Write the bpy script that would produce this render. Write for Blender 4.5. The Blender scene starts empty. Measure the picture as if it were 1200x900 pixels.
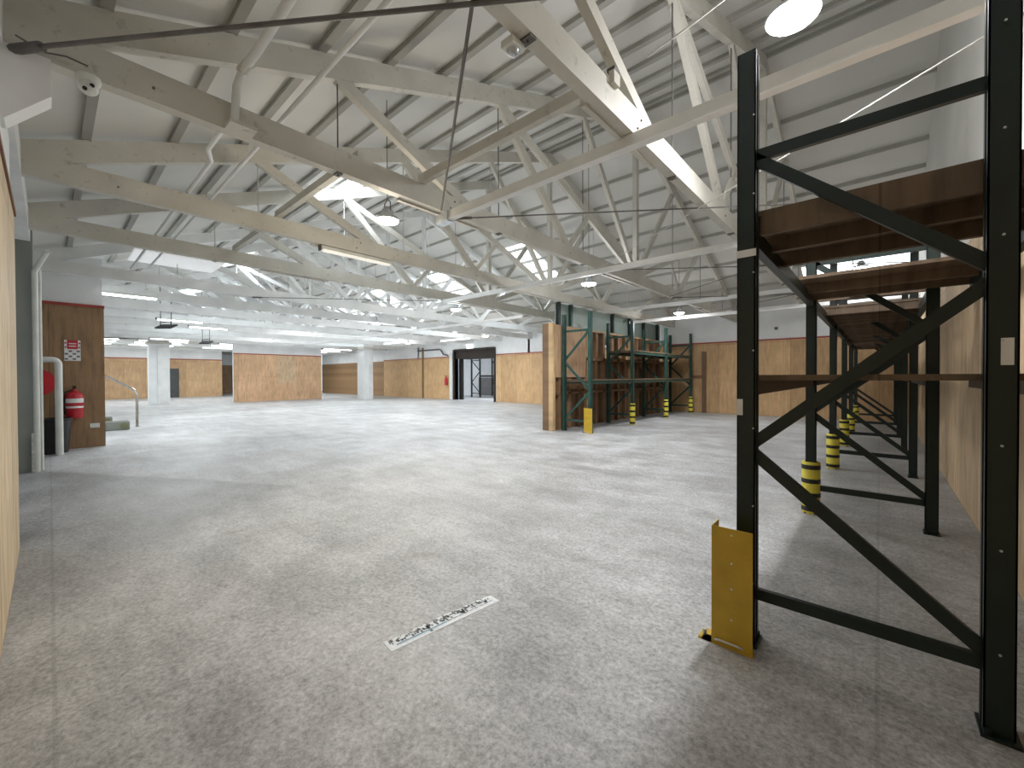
import bpy, bmesh, math, random
from mathutils import Vector, Matrix
random.seed(7)
SC = bpy.context.scene
COL = SC.collection
PI = math.pi
V = Vector

# ------------------------------------------------------------------ camera
F = 483.0
cam_d = bpy.data.cameras.new('camera'); cam = bpy.data.objects.new('camera', cam_d); COL.objects.link(cam)
cam_d.sensor_width = 36; cam_d.lens = F / 1200 * 36; cam_d.clip_start = .05; cam_d.clip_end = 200
cam_d.shift_y = -3.2 / 1200
cam.matrix_world = Matrix.Translation((0, 0, 1.5)) @ Matrix.Rotation(math.radians(41.7), 4, 'Z') @ \
    Matrix.Rotation(PI / 2 - 5.2 / F, 4, 'X') @ Matrix.Rotation(-.004, 4, 'Z')
SC.camera = cam
SC.view_settings.view_transform = 'Standard'
SC.view_settings.look = 'None'
SC.view_settings.exposure = 0.0
SC.cycles.use_denoising = True
SC.cycles.max_bounces = 10
SC.cycles.diffuse_bounces = 6
SC.cycles.sample_clamp_indirect = 6
w = bpy.data.worlds.new('world'); SC.world = w; w.use_nodes = True
w.node_tree.nodes['Background'].inputs[0].default_value = (.8, .9, 1, 1)
w.node_tree.nodes['Background'].inputs[1].default_value = 1.2

# ------------------------------------------------------------------ materials
MATS = {}
def newmat(name, rough=.6, metal=0, color=(.5, .5, .5)):
    m = bpy.data.materials.new(name); m.use_nodes = True
    nt = m.node_tree; b = nt.nodes['Principled BSDF']
    b.inputs['Roughness'].default_value = rough; b.inputs['Metallic'].default_value = metal
    b.inputs['Base Color'].default_value = (*color, 1)
    MATS[name] = m
    return m, nt, b
def node(nt, t, **kw):
    n = nt.nodes.new(t)
    for k, v in kw.items():
        if k in n.inputs: n.inputs[k].default_value = v
        else: setattr(n, k, v)
    return n
def ramp(nt, src, stops):
    r = nt.nodes.new('ShaderNodeValToRGB')
    while len(r.color_ramp.elements) < len(stops): r.color_ramp.elements.new(.5)
    for e, (p, c) in zip(r.color_ramp.elements, stops):
        e.position = p; e.color = (*c, 1)
    nt.links.new(src, r.inputs[0]); return r.outputs[0]
def mix(nt, mode, fac, a, b):
    n = nt.nodes.new('ShaderNodeMix'); n.data_type = 'RGBA'; n.blend_type = mode
    for inp, v in ((n.inputs[0], fac), (n.inputs[6], a), (n.inputs[7], b)):
        if hasattr(v, 'links') or isinstance(v, bpy.types.NodeSocket): nt.links.new(v, inp)
        elif isinstance(v, (int, float)): inp.default_value = v
        else: inp.default_value = (*v, 1)
    return n.outputs[2]
def math_n(nt, op, a, b=0, clamp=False):
    n = nt.nodes.new('ShaderNodeMath'); n.operation = op; n.use_clamp = clamp
    for i, v in enumerate((a, b)):
        if isinstance(v, bpy.types.NodeSocket): nt.links.new(v, n.inputs[i])
        else: n.inputs[i].default_value = v
    return n.outputs[0]
def pos(nt, scale=(1, 1, 1), rot=(0, 0, 0)):
    g = nt.nodes.new('ShaderNodeNewGeometry'); mp = nt.nodes.new('ShaderNodeMapping')
    mp.inputs['Scale'].default_value = scale; mp.inputs['Rotation'].default_value = rot
    nt.links.new(g.outputs['Position'], mp.inputs[0]); return mp.outputs[0]
def noise(nt, vec, scale, detail=4, rough=.5):
    n = node(nt, 'ShaderNodeTexNoise', Scale=scale, Detail=detail, Roughness=rough)
    nt.links.new(vec, n.inputs['Vector']); return n.outputs[0]
def painted(name, color, rough=.55, amt=.12, scale=3, metal=0, dirt=None, bump=0):
    m, nt, b = newmat(name, rough, metal, color)
    p = pos(nt)
    lo = tuple(c * (1 - amt) for c in color); hi = tuple(min(1, c * (1 + amt * .5)) for c in color)
    c = ramp(nt, noise(nt, p, scale, 5), [(.3, lo), (.7, hi)])
    if dirt:
        f = ramp(nt, noise(nt, p, scale * 4, 6, .7), [(.58, (0, 0, 0)), (.72, (1, 1, 1))])
        c = mix(nt, 'MIX', f, c, dirt)
    nt.links.new(c, b.inputs['Base Color'])
    if bump:
        bp = node(nt, 'ShaderNodeBump', Strength=bump, Distance=.01)
        nt.links.new(noise(nt, p, scale * 12, 4), bp.inputs['Height']); nt.links.new(bp.outputs[0], b.inputs['Normal'])
    return m
def plywood(name, color, axis='X', sheet=(1.2, 2.75), rough=.6, dark=.62, seam=.55):
    """plywood sheets seen in the plane spanned by the given horizontal axis and Z"""
    m, nt, b = newmat(name, rough)
    g = nt.nodes.new('ShaderNodeNewGeometry'); s = nt.nodes.new('ShaderNodeSeparateXYZ'); nt.links.new(g.outputs['Position'], s.inputs[0])
    cb = nt.nodes.new('ShaderNodeCombineXYZ')
    nt.links.new(s.outputs[axis], cb.inputs[0]); nt.links.new(s.outputs['Z'], cb.inputs[1])
    mp = nt.nodes.new('ShaderNodeMapping'); mp.inputs['Scale'].default_value = (5.5, .7, 1); nt.links.new(cb.outputs[0], mp.inputs[0])
    grain = noise(nt, mp.outputs[0], 2.2, 6, .62)
    blot = noise(nt, cb.outputs[0], 1.6, 5, .6)
    base = ramp(nt, grain, [(.3, tuple(c * dark for c in color)), (.5, color), (.72, tuple(min(1, c * 1.18) for c in color))])
    base = mix(nt, 'MULTIPLY', .6, base, ramp(nt, blot, [(.3, (.72, .68, .62)), (.65, (1.05, 1.04, 1.02))]))
    br = node(nt, 'ShaderNodeTexBrick', **{'Scale': 1.0, 'Mortar Size': .006, 'Brick Width': sheet[0], 'Row Height': sheet[1], 'Bias': 0.0})
    br.offset = 0
    br.inputs['Color1'].default_value = (.84, .82, .8, 1); br.inputs['Color2'].default_value = (1.06, 1.05, 1.04, 1)
    br.inputs['Mortar'].default_value = (seam, seam * .9, seam * .8, 1)
    nt.links.new(cb.outputs[0], br.inputs['Vector'])
    base = mix(nt, 'MULTIPLY', 1, base, br.outputs[0])
    nt.links.new(base, b.inputs['Base Color'])
    return m
def emis(name, color, strength, base=(.9, .9, .9)):
    m, nt, b = newmat(name, .4, 0, base)
    b.inputs['Emission Color'].default_value = (*color, 1); b.inputs['Emission Strength'].default_value = strength
    p = pos(nt); c = ramp(nt, noise(nt, p, 5), [(.2, tuple(x * .96 for x in base)), (.8, base)]); nt.links.new(c, b.inputs['Base Color'])
    return m

def concrete():
    m, nt, b = newmat('concrete_floor', .5)
    p = pos(nt)
    big = noise(nt, p, .35, 5, .55); mid = noise(nt, p, 1.3, 8, .68); fine = noise(nt, p, 14, 9, .72)
    streak = noise(nt, pos(nt, (1, 3.2, 1), (0, 0, .25)), .9, 6, .65)
    c = ramp(nt, big, [(.3, (.39, .397, .402)), (.7, (.52, .527, .53))])
    c = mix(nt, 'OVERLAY', .9, c, ramp(nt, mid, [(.3, (.33, .325, .315)), (.5, (.5, .5, .5)), (.7, (.68, .685, .69))]))
    spk = noise(nt, p, 38, 6, .8); c = mix(nt, 'OVERLAY', .7, c, ramp(nt, spk, [(.36, (.22, .22, .22)), (.5, (.5, .5, .5)), (.64, (.74, .74, .74))]))
    c = mix(nt, 'OVERLAY', .65, c, ramp(nt, streak, [(.3, (.36, .36, .35)), (.7, (.64, .65, .66))]))
    c = mix(nt, 'MULTIPLY', .85, c, ramp(nt, fine, [(.3, (.66, .66, .65)), (.5, (.95, .95, .95)), (.7, (1.1, 1.1, 1.1))]))
    # small dark scuffs and spots
    sp = ramp(nt, noise(nt, p, 6.5, 3, .5), [(.72, (0, 0, 0)), (.78, (1, 1, 1))])
    c = mix(nt, 'MIX', math_n(nt, 'MULTIPLY', sp, .45), c, (.12, .12, .115))
    ring = ramp(nt, noise(nt, pos(nt, (1.4, 1, 1)), 2.1, 2, .4), [(.70, (0, 0, 0)), (.76, (1, 1, 1))])
    c = mix(nt, 'MIX', math_n(nt, 'MULTIPLY', ring, .25), c, (.24, .19, .13))
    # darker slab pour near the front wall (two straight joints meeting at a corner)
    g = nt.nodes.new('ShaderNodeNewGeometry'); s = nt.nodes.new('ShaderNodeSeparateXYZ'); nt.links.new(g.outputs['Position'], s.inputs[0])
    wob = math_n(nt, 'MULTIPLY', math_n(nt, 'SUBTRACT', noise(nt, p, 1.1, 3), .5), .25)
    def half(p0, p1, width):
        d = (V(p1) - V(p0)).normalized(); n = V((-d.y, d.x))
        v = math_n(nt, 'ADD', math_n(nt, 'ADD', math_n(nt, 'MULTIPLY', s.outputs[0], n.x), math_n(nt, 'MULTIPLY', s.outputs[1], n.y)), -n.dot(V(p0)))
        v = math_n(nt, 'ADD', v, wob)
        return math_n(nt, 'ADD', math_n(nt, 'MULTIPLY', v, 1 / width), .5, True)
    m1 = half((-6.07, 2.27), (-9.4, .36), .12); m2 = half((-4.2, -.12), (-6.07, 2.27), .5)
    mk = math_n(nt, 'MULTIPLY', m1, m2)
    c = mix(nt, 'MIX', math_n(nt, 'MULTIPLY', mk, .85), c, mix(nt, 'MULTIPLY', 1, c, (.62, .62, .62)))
    # slab control joints
    br = node(nt, 'ShaderNodeTexBrick', **{'Scale': 1.0, 'Mortar Size': .012, 'Brick Width': 6.1, 'Row Height': 5.9, 'Mortar Smooth': .6})
    br.offset = 0; br.inputs['Color1'].default_value = (1, 1, 1, 1); br.inputs['Color2'].default_value = (.95, .95, .95, 1); br.inputs['Mortar'].default_value = (.72, .72, .71, 1)
    nt.links.new(pos(nt, (1, 1, 1)), br.inputs['Vector'])
    c = mix(nt, 'MULTIPLY', .6, c, br.outputs[0])
    nt.links.new(c, b.inputs['Base Color'])
    r = ramp(nt, mid, [(.3, (.36, .36, .36)), (.7, (.62, .62, .62))]); nt.links.new(r, b.inputs['Roughness'])
    b.inputs['Specular IOR Level'].default_value = .4
    bp = node(nt, 'ShaderNodeBump', Strength=.12, Distance=.01); nt.links.new(fine, bp.inputs['Height']); nt.links.new(bp.outputs[0], b.inputs['Normal'])
    return m

M_floor = concrete()
M_white = painted('white_wall_paint', (.82, .84, .85), .6, .08, 1.5)
M_greyp = painted('grey_wall_paint', (.28, .30, .28), .6, .1, 1.5)
M_ceil = painted('white_roof_lining', (.66, .655, .62), .6, .08, .8)
M_timber = painted('cream_painted_timber', (.61, .595, .535), .55, .12, 2.2, dirt=(.36, .35, .31), bump=.1)
M_timber2 = painted('pale_painted_timber', (.80, .81, .80), .55, .1, 2.2)
M_purlin = painted('grey_painted_purlin', (.40, .395, .36), .6, .12, 2)
M_steel = painted('weathered_grey_rod', (.16, .15, .14), .55, .25, 8, metal=.3)
M_rodlt = painted('pale_rod', (.55, .55, .52), .5, .2, 8)
M_rack = painted('dark_green_powder_coat', (.007, .018, .015), .42, .3, 6)
M_rackg = painted('green_powder_coat', (.022, .075, .062), .4, .3, 6)
M_galv = painted('galvanised_steel', (.6, .64, .68), .35, .2, 10, metal=.6)
M_yellow = painted('yellow_guard_paint', (.56, .37, .025), .45, .15, 7, dirt=(.4, .27, .03))
M_yellow2 = painted('yellow_plastic', (.75, .66, .08), .5, .1, 7)
M_black = painted('black_plastic', (.012, .012, .013), .45, .3, 7)
M_red = painted('red_enamel', (.5, .02, .03), .3, .2, 7)
M_redtrim = painted('red_brown_trim', (.33, .05, .035), .5, .2, 4)
M_pipe = painted('white_pipe_paint', (.72, .74, .70), .4, .1, 5)
M_lbl = painted('paper_label', (.78, .78, .76), .6, .1, 12)
M_board = plywood('shelf_particleboard', (.17, .122, .08), 'X', (.6, 3))
M_stud = plywood('dark_timber_stud', (.30, .185, .105), 'Y', (.21, 3.6))
M_studl = plywood('light_timber_stud', (.66, .47, .26), 'Y', (.3, 3.6))
M_plyX = plywood('plywood_back', (.66, .44, .235), 'X', dark=.8)
M_plyY = plywood('plywood_side', (.62, .42, .24), 'Y', dark=.78)
M_plyR = plywood('plywood_pale', (.62, .47, .30), 'Y', seam=.6)
M_plyL = plywood('plywood_front', (.68, .55, .36), 'X')
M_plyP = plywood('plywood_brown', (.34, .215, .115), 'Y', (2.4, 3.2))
M_plyB = plywood('plywood_block', (.70, .46, .28), 'Y', (1.3, 1.6), seam=.75, dark=.72)
M_plyD = plywood('plywood_shelf_back', (.60, .40, .25), 'Y', (1.2, 3))
M_lens = emis('lamp_lens', (1, .97, .9), 28)
M_lensw = emis('warm_lamp_lens', (1, .82, .5), 22)
M_tube = emis('fluorescent_tube', (.92, .97, 1), 9)
M_tubeoff = emis('dim_tube', (1, .93, .8), .5)
M_sky = emis('skylight_sheet', (.86, .94, 1), 3.2)
M_glow = emis('lit_exit_sign', (.9, 1, 1), 1.2)
M_dark = painted('dark_soffit_timber', (.035, .025, .02), .7, .3, 3)
M_glass = painted('green_tinted_panel', (.29, .37, .34), .35, .12, 3)
M_chrome = painted('brushed_steel_tube', (.45, .42, .38), .25, .2, 9, metal=.9)
M_hose = painted('dark_red_hose', (.16, .012, .02), .5, .3, 9)
M_doord = painted('charcoal_door_paint', (.06, .065, .065), .5, .2, 4)

# ------------------------------------------------------------------ mesh building
ORG = {}
class MB:
    def __init__(s): s.v = []; s.f = []
    def quad(s, a, b, c, d):
        n = len(s.v); s.v += [V(a), V(b), V(c), V(d)]; s.f.append((n, n+1, n+2, n+3)); return s
    def box(s, x0, x1, y0, y1, z0, z1):
        n = len(s.v)
        s.v += [V((x, y, z)) for z in (z0, z1) for x, y in ((x0, y0), (x1, y0), (x1, y1), (x0, y1))]
        s.f += [tuple(n + i for i in q) for q in ((3,2,1,0),(4,5,6,7),(0,1,5,4),(1,2,6,5),(2,3,7,6),(3,0,4,7))]
        return s
    def beam(s, p, q, w, h, up=(0, 0, 1)):
        """bar from p to q, w across, h along 'up'"""
        p = V(p); q = V(q); d = (q - p).normalized(); u = V(up)
        x = d.cross(u).normalized(); u = x.cross(d).normalized()
        n = len(s.v)
        for c in (p, q):
            for a, b in ((-1,-1),(1,-1),(1,1),(-1,1)): s.v.append(c + x*a*w/2 + u*b*h/2)
        s.f += [tuple(n + i for i in t) for t in ((0,1,2,3),(7,6,5,4),(0,4,5,1),(1,5,6,2),(2,6,7,3),(3,7,4,0))]
        return s
    def cyl(s, p, q, r, n=12, r2=None, cap=True):
        p = V(p); q = V(q); r2 = r if r2 is None else r2
        d = (q - p).normalized(); a = d.cross(V((0,0,1)) if abs(d.z) < .9 else V((1,0,0))).normalized(); b = d.cross(a)
        k = len(s.v)
        for c, rr in ((p, r), (q, r2)):
            for i in range(n):
                t = 2*PI*i/n; s.v.append(c + a*math.cos(t)*rr + b*math.sin(t)*rr)
        for i in range(n):
            j = (i+1) % n; s.f.append((k+i, k+j, k+n+j, k+n+i))
        if cap: s.f.append(tuple(k+i for i in reversed(range(n)))); s.f.append(tuple(k+n+i for i in range(n)))
        return s
    def tube(s, pts, r, n=10):
        """round tube through points, mitred"""
        pts = [V(p) for p in pts]; rings = []
        prev = None
        for i, p in enumerate(pts):
            d = ((pts[min(i+1, len(pts)-1)] - p).normalized() + (p - pts[max(i-1, 0)]).normalized()).normalized() if 0 < i < len(pts)-1 else (pts[1]-pts[0] if i == 0 else pts[-1]-pts[-2]).normalized()
            if prev is None: a = d.cross(V((0,0,1)) if abs(d.z) < .9 else V((1,0,0))).normalized()
            else: a = (prev - d*prev.dot(d)).normalized()
            prev = a; b = d.cross(a); k = len(s.v)
            for j in range(n):
                t = 2*PI*j/n; s.v.append(p + a*math.cos(t)*r + b*math.sin(t)*r)
            rings.append(k)
        for k0, k1 in zip(rings, rings[1:]):
            for j in range(n): m = (j+1) % n; s.f.append((k0+j, k0+m, k1+m, k1+j))
        s.f.append(tuple(rings[0]+j for j in reversed(range(n)))); s.f.append(tuple(rings[-1]+j for j in range(n)))
        return s
    def lathe(s, c, prof, n=24, axis=(0,0,1)):
        """profile of (r, h) along an axis"""
        c = V(c); d = V(axis).normalized(); a = d.cross(V((0,0,1)) if abs(d.z) < .9 else V((1,0,0))).normalized(); b = d.cross(a)
        k = len(s.v); L = len(prof)
        for r, h in prof:
            for i in range(n):
                t = 2*PI*i/n; s.v.append(c + d*h + (a*math.cos(t) + b*math.sin(t))*max(r, 1e-4))
        for q in range(L-1):
            for i in range(n):
                j = (i+1) % n; s.f.append((k+q*n+i, k+q*n+j, k+(q+1)*n+j, k+(q+1)*n+i))
        return s
    def prism(s, poly, axis, a0, a1):
        """polygon in the plane normal to axis ('X': points are (y,z); 'Y': (x,z)), from a0 to a1"""
        k = len(s.v); n = len(poly)
        for a in (a0, a1):
            for u, v in poly:
                s.v.append(V((a, u, v)) if axis == 'X' else V((u, a, v)) if axis == 'Y' else V((u, v, a)))
        s.f.append(tuple(k+i for i in range(n))); s.f.append(tuple(k+n+i for i in reversed(range(n))))
        for i in range(n): j = (i+1) % n; s.f.append((k+i, k+n+i, k+n+j, k+j))
        return s
    def build(s, name, mat, parent=None, bevel=0, smooth=False, org=None):
        if parent is not None: o3 = ORG[parent.name]
        elif org is not None: o3 = V(org)
        else:
            xs = [v.x for v in s.v]; ys = [v.y for v in s.v]; zs = [v.z for v in s.v]
            o3 = V(((min(xs)+max(xs))/2, (min(ys)+max(ys))/2, min(zs)))
        me = bpy.data.meshes.new(name); me.from_pydata([tuple(v - o3) for v in s.v], [], s.f)
        bm = bmesh.new(); bm.from_mesh(me); bmesh.ops.recalc_face_normals(bm, faces=bm.faces); bm.to_mesh(me); bm.free()
        mats = mat if isinstance(mat, (list, tuple)) else [mat]
        for m_ in mats: me.materials.append(m_)
        if smooth:
            for p in me.polygons: p.use_smooth = True
            try: me.set_sharp_from_angle(angle=math.radians(40))
            except Exception: pass
        o = bpy.data.objects.new(name, me); COL.objects.link(o)
        if parent is not None: o.parent = parent
        else: o.location = o3
        if bevel:
            b = o.modifiers.new('edge', 'BEVEL'); b.width = bevel; b.segments = 2; b.limit_method = 'ANGLE'
        ORG[o.name] = o3
        return o
def tag(o, label=None, cat=None, group=None, kind=None):
    if label: o['label'] = label
    if cat: o['category'] = cat
    if group: o['group'] = group
    if kind: o['kind'] = kind
    return o
def thing(name, loc, label, cat, group=None):
    o = bpy.data.objects.new(name, None); o.location = loc; o.empty_display_size = .1; COL.objects.link(o); ORG[o.name] = V(loc)
    return tag(o, label, cat, group)
def struct(mb, name, mat, label=None, cat=None):
    o = mb.build(name, mat); return tag(o, label, cat, None, 'structure')
def part(mb, name, mat, parent, label=None, **k):
    o = mb.build(name, mat, parent, **k)
    if label: o['label'] = label
    return o
def copy_tree(o, parent=None):
    c = o.copy(); COL.objects.link(c)
    if parent is not None: c.parent = parent
    for ch in [x for x in bpy.data.objects if x.parent == o]: copy_tree(ch, c)
    return c

# ------------------------------------------------------------------ dimensions
YN, YF = -.19, 17.9          # front (near) and back wall faces
XR = .74                     # side wall behind the racking
XL = -41.0                   # far end wall
XE = -29.7                   # end of the trussed roof
ZB = 3.6                     # underside of truss bottom chords
SL = .385                    # roof slope
YM = (0 + YF) / 2
def roof(y):                 # underside of the purlins = top of the top chords
    return 4.02 + SL * (y if y < YM else YF - y)

# ------------------------------------------------------------------ shell
fl = MB(); fl.box(XL - 8, XR + .2, YN - 3.2, YF + 7, -.2, 0)
struct(fl, 'floor', M_floor, 'pale grey polished concrete warehouse floor with scuffs and slab joints', 'floor')

# side wall (right) behind racking
g = MB(); g.box(XR, XR + .15, YN, YF, 0, 8.2)
wr = struct(g, 'wall_right', M_ceil, 'white painted upper wall above pale plywood lining behind the long racking', 'wall')
part(MB().box(XR - .02, XR, YN, YF, 0, 2.95), 'plywood_lining', M_plyR, wr, 'pale plywood sheet lining')
# back wall
DX0, DX1 = -20.95, -16.75    # doorway
DX0, DX1 = -21.0, -17.35
DZ = 3.2
g = MB(); g.box(DX1, XR, YF, YF + .2, 0, 4.35); g.box(XL, DX0, YF, YF + .2, 0, 4.35); g.box(DX0, DX1, YF, YF + .2, DZ, 4.35)
wb = struct(g, 'wall_back', M_white, 'long back wall, white above a red-edged plywood lining', 'wall')
part(MB().box(DX1 + .15, XR - .02, YF - .02, YF, 0, 2.82), 'plywood_lining', M_plyX, wb, 'orange plywood sheet lining')
part(MB().box(XE, DX0 - .55, YF - .02, YF, 0, 2.82), 'plywood_lining', M_plyX, wb, 'orange plywood sheet lining')
part(MB().box(DX1 + .15, XR - .02, YF - .05, YF, 2.82, 2.87), 'red_edge_strip', M_redtrim, wb, 'thin dark red capping strip')
part(MB().box(XE, DX0 - .55, YF - .05, YF, 2.82, 2.87), 'red_edge_strip', M_redtrim, wb, 'thin dark red capping strip')
part(MB().box(XL, XE, YF - .02, YF, 0, 2.78), 'plywood_lining', M_plyP, wb, 'shadowed brown plywood lining')  # darker brown puts this stretch's lack of light into the colour
part(MB().box(-24.55, -24.42, YF - .08, YF, 0, 3.6), 'cover_batten', painted('brown_batten', (.22, .14, .07), .6), wb)
# front wall: plywood lined stretch beside the camera, then set back
g = MB(); g.box(-5.65, XR, YN - .14, YN - .02, 0, 3.62)
wf = struct(g, 'wall_front', M_white, 'front wall beside the viewer lined with pale plywood', 'wall')
part(MB().box(-5.65, XR, YN - .02, YN, 0, 2.92), 'plywood_lining', M_plyL, wf, 'pale plywood lining with brown top edge')
part(MB().box(-5.68, -5.65, YN - .14, YN + .0, 0, 2.92), 'edge_board', M_plyL, wf)
part(MB().box(-5.66, XR, YN - .02, YN + .012, 2.92, 2.96), 'top_edge_strip', painted('brown_strip', (.2, .09, .04), .6), wf, 'dark brown edge strip')
g = MB(); g.box(-12.97, XR, -1.75, -1.6, 0, 4.6); g.box(-12.97, XR, -1.6, -.33, 3.9, 4.0)
struct(g, 'wall_recess', M_white, 'white wall at the back of the shadowed front recess', 'wall')
g = MB(); g.box(-10.5, -10.2, -1.6, -.16, 0, 4.0)
struct(g, 'wall_pilaster', M_greyp, 'grey painted pilaster beyond the pale plywood front wall', 'wall')
# brown panel wall facing the hall
g = MB(); g.box(-13.0, -12.9, -1.6, .80, 0, 4.15)
wp = struct(g, 'wall_panel', M_white, 'short white wall with brown plywood carrying the extinguisher and red sign', 'wall')
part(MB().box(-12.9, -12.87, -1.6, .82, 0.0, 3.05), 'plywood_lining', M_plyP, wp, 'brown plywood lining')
part(MB().box(-12.9, -12.85, -1.6, .83, 3.05, 3.11), 'red_edge_strip', M_redtrim, wp, 'dark red capping strip')
g = MB(); g.box(XL, -13.0, -.33, -.2, 0, 4.6)
struct(g, 'wall_side', M_white, 'white front wall beyond the brown panel', 'wall')
# far end wall
g = MB(); g.box(XL - .15, XL, -.3, 9.6, 0, 3.9); g.box(XL - 7, XL - 6.8, -.3, YF + .2, 0, 3.9); g.box(XL - 7, XL, -.4, -.25, 0, 3.9)
we = struct(g, 'wall_end', M_white, 'far end wall, white above brown plywood, beyond the boxed columns', 'wall')
part(MB().box(XL, XL + .03, -.2, 9.6, 0, 2.95), 'plywood_lining', M_plyY, we, 'tan plywood lining')
part(MB().box(XL, XL + .05, -.2, 9.6, 2.95, 3.02), 'red_edge_strip', M_redtrim, we)
part(MB().box(XL - 6.8, XL - 6.77, -.2, YF, 0, 2.75), 'plywood_lining', M_plyP, we, 'shadowed brown plywood lining')  # same dark brown, with the recess shade put into the colour
# middle plywood block
g = MB(); g.box(XE - .2, XE, 7.55, 12.9, 0, 3.75)
wm = struct(g, 'wall_middle', M_white, 'free standing bright plywood faced block in the middle distance', 'wall')
part(MB().box(XE, XE + .03, 7.55, 12.9, 0, 2.98), 'plywood_lining', M_plyB, wm, 'orange mottled plywood facing')
part(MB().box(XE, XE + .05, 7.55, 12.9, 2.98, 3.04), 'red_edge_strip', M_redtrim, wm)
part(MB().box(XE + .03, XE + .045, 10.0, 11.2, 1.15, 2.95), 'patch_panel', plywood('pale_patch', (.74, .55, .36), 'Y', (3, 3)), wm, 'paler replacement plywood patch')
# adjoining room behind the doorway
g = MB(); g.box(DX0 - 4, DX1 + 2.6, YF + 6, YF + 6.15, 0, 4.4); g.box(DX0 - 4.15, DX0 - 4, YF, YF + 6, 0, 4.4); g.box(DX1 + 2.6, DX1 + 2.75, YF, YF + 6, 0, 4.4)
g.box(DX0 - 4, DX1 + 2.6, YF + .2, YF + 6, 4.2, 4.4)
wx = struct(g, 'wall_store', M_white, 'white walls of the store room seen through the doorway', 'wall')
part(MB().box(DX0 - 4, DX1 + 2.6, YF + 5.97, YF + 6, 0, 1.45), 'dado', painted('grey_dado', (.22, .21, .21), .6), wx, 'grey lower band')
# doorway frame
g = MB(); g.box(DX0 - .12, DX0, YF - .1, YF + .3, 0, DZ + .1); g.box(DX1, DX1 + .1, YF - .1, YF + .3, 0, DZ + .1); g.box(DX0, DX1, YF - .1, YF + .3, DZ, DZ + .12)
dr = struct(g, 'door_1', M_dark, 'wide dark framed doorway through the back wall', 'doorway')
part(MB().box(DX0, DX1, YF + .05, YF + 1.3, 2.7, DZ - .0), 'roller_housing', M_dark, dr, 'dark overhead roller door housing')
part(MB().box(DX0 + .05, DX0 + .3, YF + .3, YF + .5, 0, 2.9), 'guide_post', M_black, dr)
tr = struct(MB().box(DX0 - .45, DX0 - .14, YF - .12, YF, 0, 3.1), 'trim_1', M_pipe, 'pale service duct running up beside the doorway', 'duct')
struct(MB().box(XL + .04, XL + .1, 6.0, 6.75, 0, 2.25), 'door_2', M_doord, 'charcoal door in the far end plywood wall', 'door')

# roof lining with skylight openings (front and back slope), flat ceiling beyond
SKY_B = [(-11.15, -9.75, 11.75, 14.0), (-16.3, -14.7, 11.75, 14.0), (-21.6, -19.9, 11.75, 14.0), (-26.8, -25.2, 11.75, 14.0), (-1.85, .66, 15.5, 16.6)]  # last opening is added, to show bright strips through the rack deck gaps
SKY_F = [(-9.4, -8.0, 3.7, 5.0), (-17.6, -16.0, 3.7, 5.0), (-24.6, -23.0, 3.7, 5.0)]
TH = .075
def roof_pieces(y0, y1, holes):
    mb = MB(); xs = sorted({XE, XR + .15} | {h[0] for h in holes} | {h[1] for h in holes}); ys = sorted({y0, y1} | {h[2] for h in holes} | {h[3] for h in holes})
    for xa, xb in zip(xs, xs[1:]):
        for ya, yb in zip(ys, ys[1:]):
            if any(h[0] <= xa and xb <= h[1] and h[2] <= ya and yb <= h[3] for h in holes): continue
            a, b = roof(ya) + TH, roof(yb) + TH
            mb.prism([(ya, a), (yb, b), (yb, b + .06), (ya, a + .06)], 'X', xa, xb)
    return mb
cl = roof_pieces(YM, YF + .25, SKY_B); c2 = roof_pieces(-1.75, YM, SKY_F)
n0 = len(cl.v); cl.v += c2.v; cl.f += [tuple(i + n0 for i in f) for f in c2.f]
cl.box(XL - 7, XE, -.4, YF + .2, 3.78, 3.9)
ce = struct(cl, 'ceiling', M_ceil, 'white lined gable roof over the hall and low flat ceiling beyond', 'ceiling')
# gable ends
g = MB()
for xa, xb in ((XE - .12, XE),):
    g.prism([(-1.7, 3.78), (YF + .2, 3.78), (YF + .2, roof(YF) + TH), (YM, roof(YM) + TH), (-1.7, roof(-1.7) + TH)], 'X', xa, xb)
struct(g, 'wall_gable', M_white, 'white gable infill above the flat ceiling line', 'wall')
for i, h in enumerate(SKY_B + SKY_F):
    a, b = roof(h[2]) + TH + .04, roof(h[3]) + TH + .04
    mb = MB().prism([(h[2], a), (h[3], b), (h[3], b + .01), (h[2], a + .01)], 'X', h[0], h[1])
    o = struct(mb, 'window_%d' % (i + 1), M_sky, 'translucent skylight sheet glowing in the roof slope', 'skylight')  # the sheet above the rack decks is an added glow, not a known skylight
    fr = MB()
    xm = (h[0] + h[1]) / 2
    fr.beam((xm, h[2], a - .02), (xm, h[3], b - .02), .03, .03)
    part(fr, 'glazing_bar', M_timber2, o)
PURL = [.3 + .765 * k for k in range(12)]
PURL = [-.46] + PURL + [9.0 + .74 * k for k in range(12)]
for y in PURL:
    z = roof(y)
    part(MB().box(XE, XR, y - (.038 if y < YM else .026), y + (.038 if y < YM else .026), z + (0 if y < YM else .0), z + TH + .02 if y > 0 else z + TH), 'purlin', M_purlin, ce)
for y in (2.25, 5.2, 12.6, 15.4):
    pass
for x in (-34.5, -38.5):
    part(MB().box(x - .1, x + .1, -.2, YF, 3.6, 3.78), 'ceiling_beam', M_timber2, ce)

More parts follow.
